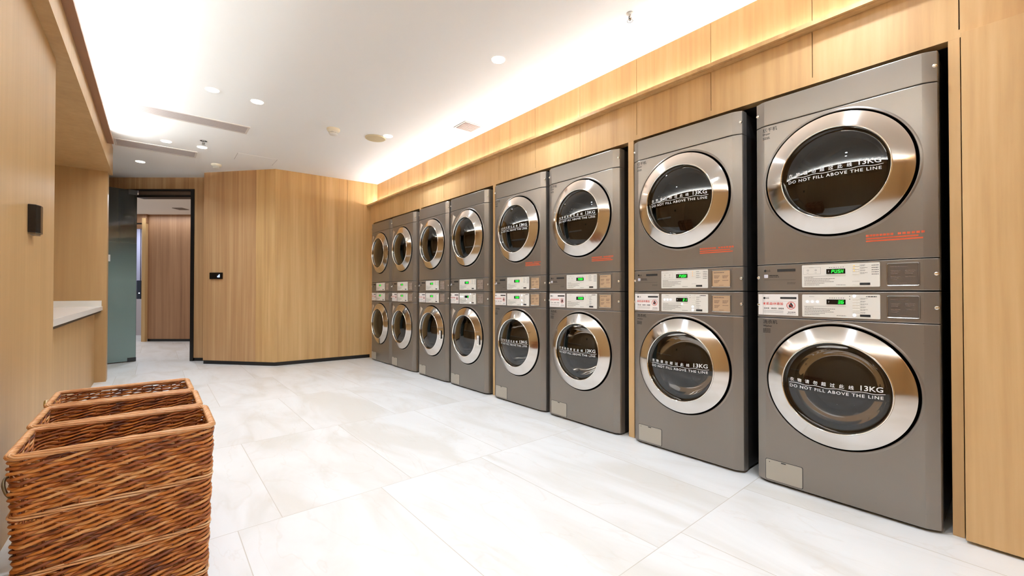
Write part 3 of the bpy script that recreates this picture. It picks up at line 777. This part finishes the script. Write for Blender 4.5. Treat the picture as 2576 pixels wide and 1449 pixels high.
def lamp(x, y, label):
    global proto
    if proto is None:
        r_ = empty('recessed_spotlight', (0, 0, ZC))
        bm_ = MB(); n = 32
        for k in range(n):
            a, b = 2*PI*k/n, 2*PI*(k+1)/n
            q = [(rr*math.cos(t), rr*math.sin(t), zz) for rr, zz in ((.0475, -.0008), (.0465, -.0035), (.0445, -.003)) for t in (a, b)]
            bm_.add(q, [(0, 1, 3, 2), (2, 3, 5, 4)])
        bm_.build('trim_ring', M_TRIM, r_, smooth=True)
        MB().add([(.0446*math.cos(2*PI*k/n), .0446*math.sin(2*PI*k/n), -.0028) for k in range(n)], [tuple(reversed(range(n)))]).build('lens', M_LENS, r_)
        proto = r_; o_ = r_
    else: o_ = copy_tree(proto)
    o_.location = (x, y, ZC)
    tag(o_, label, 'ceiling light', 'recessed ceiling spotlights')
    l_ = area('spot_beam', (x, y, ZC-.006), (0, 0, 0), .07, .07, DOWN_W, LAMPC, math.radians(130), 'DISK')
    return o_
for x, y, l in VIS: lamp(x, y, 'round recessed ceiling spotlight, '+l)
for x, y in HID: area('spot_beam', (x, y, ZC-.006), (0, 0, 0), .07, .07, DOWN_W, LAMPC, math.radians(130), 'DISK')

# round speaker
def zlathe(prof, seg=40):
    m_ = MB(); n = len(prof); vs = []; fs = []
    for k in range(seg):
        a = 2*PI*k/seg
        for r_, z_ in prof: vs.append((r_*math.cos(a), r_*math.sin(a), z_))
    for k in range(seg):
        k2 = (k+1) % seg
        for i in range(n-1): fs.append((k*n+i, k2*n+i, k2*n+i+1, k*n+i+1))
    return m_.add(vs, fs)
sp = empty('ceiling_speaker', (1.785, 4.40, ZC), 0, 'round flat beige ceiling speaker between the smoke detector and a spotlight', 'speaker')
zlathe([(.106, 0), (.106, -.006), (.100, -.010), (.096, -.009)]).build('rim', mat('cream_rim', (205, 192, 160), .5), sp, smooth=True)
zlathe([(.096, -.009), (.05, -.012), (.001, -.013)]).build('grille', mat('beige_mesh', (188, 172, 138), .7), sp, smooth=True, angle=180)
# smoke detectors
def smoke(x, y, s_, label):
    t = empty('smoke_detector', (x, y, ZC), 0, label, 'smoke detector', 'smoke detectors on the ceiling'); t.scale = (s_, s_, s_)
    m_ = mat('detector_cream', (232, 224, 204), .5)
    zlathe([(.055, 0), (.055, -.012), (.048, -.022), (.036, -.028)]).build('base', m_, t, smooth=True, angle=60)
    zlathe([(.036, -.028), (.036, -.045), (.030, -.052), (.001, -.053)]).build('chamber', M_WHITE, t, smooth=True, angle=50)
    b = MB()
    for k in range(10):
        a = 2*PI*k/10; c0, s0 = math.cos(a), math.sin(a); c1, s1 = math.cos(a+.42), math.sin(a+.42); R = .0364
        b.add([(R*c0, R*s0, -.033), (R*c1, R*s1, -.033), (R*c1, R*s1, -.040), (R*c0, R*s0, -.040)], [(0, 1, 2, 3)])
    b.build('slots', M_BLACK, t)
smoke(1.362, 4.43, 1.15, 'cream smoke detector left of the round ceiling speaker')
smoke(.588, 6.62, 1.05, 'smaller-looking smoke detector above the slanted wood wall by the door')
# sprinklers
def sprinkler(x, y, label, drop):
    t = empty('fire_sprinkler', (x, y, ZC), 0, label, 'sprinkler', 'fire sprinklers on the ceiling')
    zlathe([(.032, -.002), (.018, -.001), (.016, .0)] if drop else [(.022, -.002), (.008, -.012)]).build('escutcheon', M_BLACK if drop else mat('sprinkler_white', (230, 230, 226), .4), t, smooth=True)
    zlathe([(.006, -.001), (.006, -.03), (.011, -.034), (.001, -.036)]).build('nozzle', M_CHROME, t, smooth=True)
    m_ = MB(); m_.tube([(.008, 0, -.018), (.012, 0, -.03), (.0, 0, -.045)], .002).tube([(-.008, 0, -.018), (-.012, 0, -.03), (.0, 0, -.045)], .002)
    m_.build('frame_arms', M_BLACK, t)
    d = MB(); n = 12
    for k in range(n):
        a = 2*PI*k/n
        d.add([(.006*math.cos(a), .006*math.sin(a), -.046), (.019*math.cos(a-.14), .019*math.sin(a-.14), -.046), (.019*math.cos(a+.14), .019*math.sin(a+.14), -.046)], [(0, 1, 2)])
    d.build('deflector', M_BLACK, t)
sprinkler(.389, 5.68, 'black and chrome sprinkler between the two slot diffusers at the far left', True)
sprinkler(2.132, 1.468, 'small dark sprinkler head near the cove glow, closest to the camera', False)
# slot diffusers
def slot(x0, x1, y0, y1, label, cap):
    t = empty('slot_diffuser', ((x0+x1)/2, (y0+y1)/2, ZC), 0, label, 'air diffuser', 'slot diffusers on the ceiling')
    hx, hy = (x1-x0)/2, (y1-y0)/2
    m_ = mat('diffuser_frame', (214, 206, 198), .5)
    MB().box(-hx, hx, -hy, -hy+.018, -.006, 0).box(-hx, hx, hy-.018, hy, -.006, 0).box(hx-.018, hx, -hy+.018, hy-.018, -.006, 0).box(-hx, -hx+.018, -hy+.018, hy-.018, -.006, 0).build('frame', m_, t)
    MB().box(-hx+.018, hx-.018, -hy+.018, hy-.018, -.0015, -.0005).build('throat', mat('diffuser_throat', (150, 140, 136) if cap else (196, 188, 176), .8), t)
    b = MB(); n = 5
    for k in range(n):
        y = -hy+.018+(2*hy-.036)*(k+.5)/n; b.add([(-hx+.018, y-.012, -.001), (hx-.018, y-.012, -.001), (hx-.018, y+.010, -.006), (-hx+.018, y+.010, -.006)], [(0, 1, 2, 3)])
    b.build('blades', mat('diffuser_blade', (178, 168, 164) if cap else (206, 198, 188), .6), t)
slot(-.60, .712, 4.905, 5.14, 'long grey slot diffuser fading into the left cove glow, nearer of the two', True)
e_ = slot(-.355, .366, 6.175, 6.455, 'shorter pale slot diffuser, farther of the two, above the door area', False)
# square grille
vt = empty('air_vent', (2.368, 3.51, ZC), 0, 'square grey grille in the ceiling beside the right-hand cove glow', 'vent')
MB().box(-.105, .105, -.105, .105, -.005, 0).build('frame', mat('vent_frame_white', (196, 186, 180), .5), vt)
b = MB()
for k in range(9): b.box(-.088, .088, -.085+.0195*k, -.073+.0195*k, -.010, -.005)
b.build('blades', mat('vent_blade', (158, 144, 138), .6), vt)
# access hatch
ah = MB().box(-.205, .205, -.16, .16, -.0015, .0); a_ = ah.build('access_hatch', M_CEIL); a_.location = (.94, 6.06, ZC)
tag(a_, 'barely visible flush hatch in the ceiling near the slanted wall', 'hatch')
bb = MB().box(-.2075, -.2055, -.16, .16, -.0012, 0).box(.2055, .2075, -.16, .16, -.0012, 0).build('seam', mat('hatch_seam', (120, 110, 100), .8), a_)
# ceiling fixing clip at the top edge of the frame (dark speck)

# ================================================================== WALL THINGS, COUNTER
rd = empty('card_reader', (-.444, 2.93, 1.24), 0, 'black curved wall-mounted box on the near left wood wall', 'card reader')
k = (-.444/-.42)
y0, y1, z0, z1 = -.045, .045, 0.01, .138
prof = [(0, -.062), (.026, -.060), (.036, -.030), (.038, 0), (.034, .035), (.022, .060), (0, .062)]
m_ = MB(); m_.prism([(p[0], p[1]) for p in prof], z0, z1); m_.build('case', mat('gloss_black', (12, 11, 12), .18), rd, bevel=.003)
MB().box(.001, .024, -.055, .055, z0-.006, z0).build('base_lip', mat('lip_bronze', (120, 96, 66), .4), rd)
# thermostat on the slanted wall
a = Vector((*FO, 0)); b = Vector((*ST, 0)); d = (b-a).normalized(); q = a.lerp(b, .811)
nrm = Vector((-d.y, d.x, 0)); nrm = nrm if nrm.dot(Vector((-q.x, -q.y, 0))) > 0 else -nrm
th = empty('wall_thermostat', (q.x+nrm.x*.001, q.y+nrm.y*.001, 1.158), math.atan2(-d.y, -d.x), 'black rectangular wall control with lit blue-white figures on the slanted wood wall', 'thermostat')
plate(MB(), -.098, .098, 0, .088, 0, -.014, .003).build('case', mat('gloss_black2', (12, 12, 14), .12), th, bevel=.001)
tx = MB()
for k_, h_ in enumerate((.018, .030, .040)): plate(tx, .026+.014*k_, .033+.014*k_, .024, .024+h_, -.0141, -.0150, .001)
tx.build('display_figures', mat('blue_white_emit', (190, 210, 255), .5, emit=(170, 195, 255), es=2.2), th)
# small white sensor by the glass door
wsn = MB().box(-.02, .02, -.01, .01, 0, .09).build('white_sensor', M_WHITE); wsn.location = (-.405, 6.50, 1.37)
wsn.location = CW(ua(271, 5.79), 5.79, 1.40); wsn.rotation_euler = (0, 0, ang); tag(wsn, 'tiny white plate at the edge of the frosted glass door', 'sensor plate')
# counter in the niche
ct = empty('counter', (-.75, 5.0, 0), 0, 'white quartz counter built into the niche of the left wood wall', 'counter')
MB().box(-.298, .308, -1.475, 1.444, .783, .826).build('worktop', M_QUARTZ, ct, bevel=.002)
MB().box(-.298, .300, 1.424, 1.444, .826, .888).build('side_splash', M_QUARTZ, ct, bevel=.001)
MB().box(-.298, .293, -1.475, 1.43, .762, .783).build('worktop_underside', M_BLACK, ct)
MB().box(-.298, .245, -1.475, 1.444, 0, .762).build('cabinet_front', M_WOODL, ct)

# ================================================================== BASKETS
def wicker(name, stops, rough=.42):
    m = mat(name, (150, 84, 40), rough, spec=.5); L = m.node_tree.links.new; b = m.node_tree.nodes['Principled BSDF']
    at = N(m, 'ShaderNodeAttribute'); at.attribute_name = 'tone'
    tc = N(m, 'ShaderNodeTexCoord'); n = N(m, 'ShaderNodeTexNoise'); n.inputs['Scale'].default_value = 26; n.inputs['Detail'].default_value = 3; L(tc.outputs['Object'], n.inputs['Vector'])
    ma = N(m, 'ShaderNodeMath', operation='MULTIPLY_ADD'); ma.inputs[1].default_value = .9; ma.inputs[2].default_value = -.45; L(n.outputs['Fac'], ma.inputs[0])
    ad = N(m, 'ShaderNodeMath', operation='ADD'); L(ma.outputs[0], ad.inputs[0]); L(at.outputs['Fac'], ad.inputs[1])
    r = ramp(m, stops); L(ad.outputs[0], r.inputs[0]); L(r.outputs[0], b.inputs['Base Color'])
    return m
M_WICK = wicker('wicker_brown', [(.0, s2l((92, 44, 22))), (.35, s2l((148, 80, 34))), (.65, s2l((194, 120, 50))), (1.0, s2l((214, 158, 100)))])
M_RIM = wicker('wicker_rim', [(.0, s2l((150, 88, 48))), (.5, s2l((204, 146, 92))), (1.0, s2l((232, 192, 148)))])
BW, BD, BH = .425, .290, .558
def outline(w_, d_, r_, n):
    """rounded rectangle with slightly bowed long sides; returns n points and arc length"""
    P = []
    L1, L2 = w_-2*r_, d_-2*r_; per = 2*(L1+L2)+2*PI*r_
    for i in range(n):
        s_ = per*i/n; 
        segs = [('l', L1), ('a', PI/2*r_), ('l', L2), ('a', PI/2*r_), ('l', L1), ('a', PI/2*r_), ('l', L2), ('a', PI/2*r_)]
        k = 0
        while s_ > segs[k][1] and k < 7: s_ -= segs[k][1]; k += 1
        hx, hy = w_/2-r_, d_/2-r_
        if k == 0: p = Vector((-hx+s_, -d_/2)); nn = Vector((0, -1))
        elif k == 2: p = Vector((w_/2, -hy+s_)); nn = Vector((1, 0))
        elif k == 4: p = Vector((hx-s_, d_/2)); nn = Vector((0, 1))
        elif k == 6: p = Vector((-w_/2, hy-s_)); nn = Vector((-1, 0))
        else:
            cx, cy, a0 = {1: (hx, -hy, -PI/2), 3: (hx, hy, 0), 5: (-hx, hy, PI/2), 7: (-hx, -hy, PI)}[k]
            a = a0+s_/r_; nn = Vector((math.cos(a), math.sin(a))); p = Vector((cx, cy))+nn*r_
        P.append((p, nn))
    return P, per
def taper(z): return 1-.075*(1-z/BH)
def make_basket():
    t = empty('wicker_hamper', (0, 0, 0))
    NP = 10; SP = 20; n = NP*SP; NS = 40      # strokes round the basket, samples per stroke, stakes
    rnd = random.Random(3)
    base, per = outline(BW, BD, .022, NS)
    st = MB()
    for p, nn in base:
        st.tube([(p.x*taper(z), p.y*taper(z), z) for z in (.01, BH-.012)], .0030, 5, col=.3)
    st.build('stakes', M_WICK, t, smooth=True, angle=80)['label'] = 'upright willow stakes inside the weave'
    # randing: every rod runs outside while it climbs, then tucks inside
    wv = MB(); ol, per = outline(BW, BD, .022, n)
    z = .020; row = 0
    bands = (.098, .245, .398)
    while z < BH-.008:
        if any(abs(z-b_) < .007 for b_ in bands): z += .0060; continue
        ph = (row % 2)*PI+row*.29+rnd.uniform(-.12, .12); tone = rnd.uniform(.3, .75); T = taper(z)
        sh = int(round((ph % (2*PI))/(2*PI)*SP))
        pts = []
        for i, (p, nn) in enumerate(ol):
            u = 2*PI*(i+sh)/SP
            off = .0058*math.sin(u); dz = -.0056*math.cos(u)
            pts.append((p.x*T+nn.x*off, p.y*T+nn.y*off, z+dz+rnd.uniform(-.0004, .0004)))
        k0 = -sh-SP//4                           # each chunk starts and ends on the inside
        for c_ in range(NP):
            seg_ = [pts[(k0+c_*SP+j_) % n] for j_ in range(SP+1)]
            rr = [.0031+.0013*math.sin(PI*j_/SP) for j_ in range(SP+1)]
            wv.tube(seg_, rr, 6, col=max(0, min(1, tone+rnd.uniform(-.32, .32))), cap=False)
        z += .0060; row += 1
    wv.build('woven_walls', M_WICK, t, smooth=True, angle=80)
    for b_ in bands:
        m_ = MB(); T = taper(b_)
        for q in range(3):
            pts = []
            for i, (p, nn) in enumerate(ol):
                u = 2*PI*i/40+q*2*PI/3
                off = .0062+.0030*math.sin(u); pts.append((p.x*T+nn.x*off, p.y*T+nn.y*off, b_+.0042*math.cos(u)))
            m_.tube(pts, .0027, 6, closed=True, col=.45+.18*q)
        m_.build('waling_band', M_RIM, t, smooth=True, angle=80)
    # rim: long rods on the long sides, a tighter braid on the short ones
    m_ = MB(); ac = [0]
    for p, nn in ol: ac.append(ac[-1]+(2*PI/90 if abs(nn.y) > .9 else 2*PI/13))
    k_ = round(ac[-1]/(2*PI))*2*PI/ac[-1]
    for q in range(8):
        pts = []
        for i, (p, nn) in enumerate(ol):
            u = ac[i]*k_+q*2*PI/8
            off = .002+.0072*math.sin(u); pts.append((p.x+nn.x*off, p.y+nn.y*off, BH-.002+.0058*math.cos(u)))
        m_.tube(pts, .0031, 6, closed=True, col=.35+.4*((q*3) % 8)/8)
    m_.build('braided_rim', M_RIM, t, smooth=True, angle=80)
    # base
    m_ = MB(); T = taper(0)
    for k_ in range(28):
        y = (-BD/2+.01+(BD-.02)*k_/27)*T
        m_.tube([((-BW/2+.008)*T, y, .012+.003*(k_ % 2)), (0, y, .012+.003*((k_+1) % 2)), ((BW/2-.008)*T, y, .012+.003*(k_ % 2))], .0052, 6, col=.3+.02*k_)
    m_.build('woven_base', M_WICK, t, smooth=True)
    # side handles
    hm = mat('handle_bronze', (120, 108, 84), .3, metal=.5)
    for sx in (-1, 1):
        if sx > 0: continue
        x = sx*BW/2*.98
        P = [(x+sx*.034*(math.sin(PI*k_/24)**.35), -.056*math.cos(PI*k_/24)*(1 if 3 < k_ < 21 else 1), .415+.05*(math.sin(PI*k_/24)**.6)) for k_ in range(25)]
        MB().tube(P, .004, 8).build('handle', hm, t, smooth=True, angle=80)
    return t
bk = make_basket()
BK = [(-.072, 1.80, 0, 'brown wicker hamper nearest the camera, its whole front visible'), (-.083, 2.124, 0, 'brown wicker hamper squeezed between the front and rear hampers'),
      (-.093, 2.452, .012, 'brown wicker hamper at the rear of the three, nearest the counter')]
for i, (x, y, a, l) in enumerate(BK):
    o_ = bk if i == 0 else copy_tree(bk)
    o_.location = (x, y, 0); o_.rotation_euler = (0, 0, a); tag(o_, l, 'laundry hamper', 'wicker hampers by the left wall')
cl = MB().tube([(-.205, -.105, .548), (-.222, -.1, .556), (-.226, -.06, .562), (-.222, -.02, .556), (-.205, -.015, .548)], .006, 8).build('brass_loop', mat('brass', (176, 138, 48), .3, metal=.7), o_, smooth=True)
cl['label'] = 'yellow metal loop on the left rim'
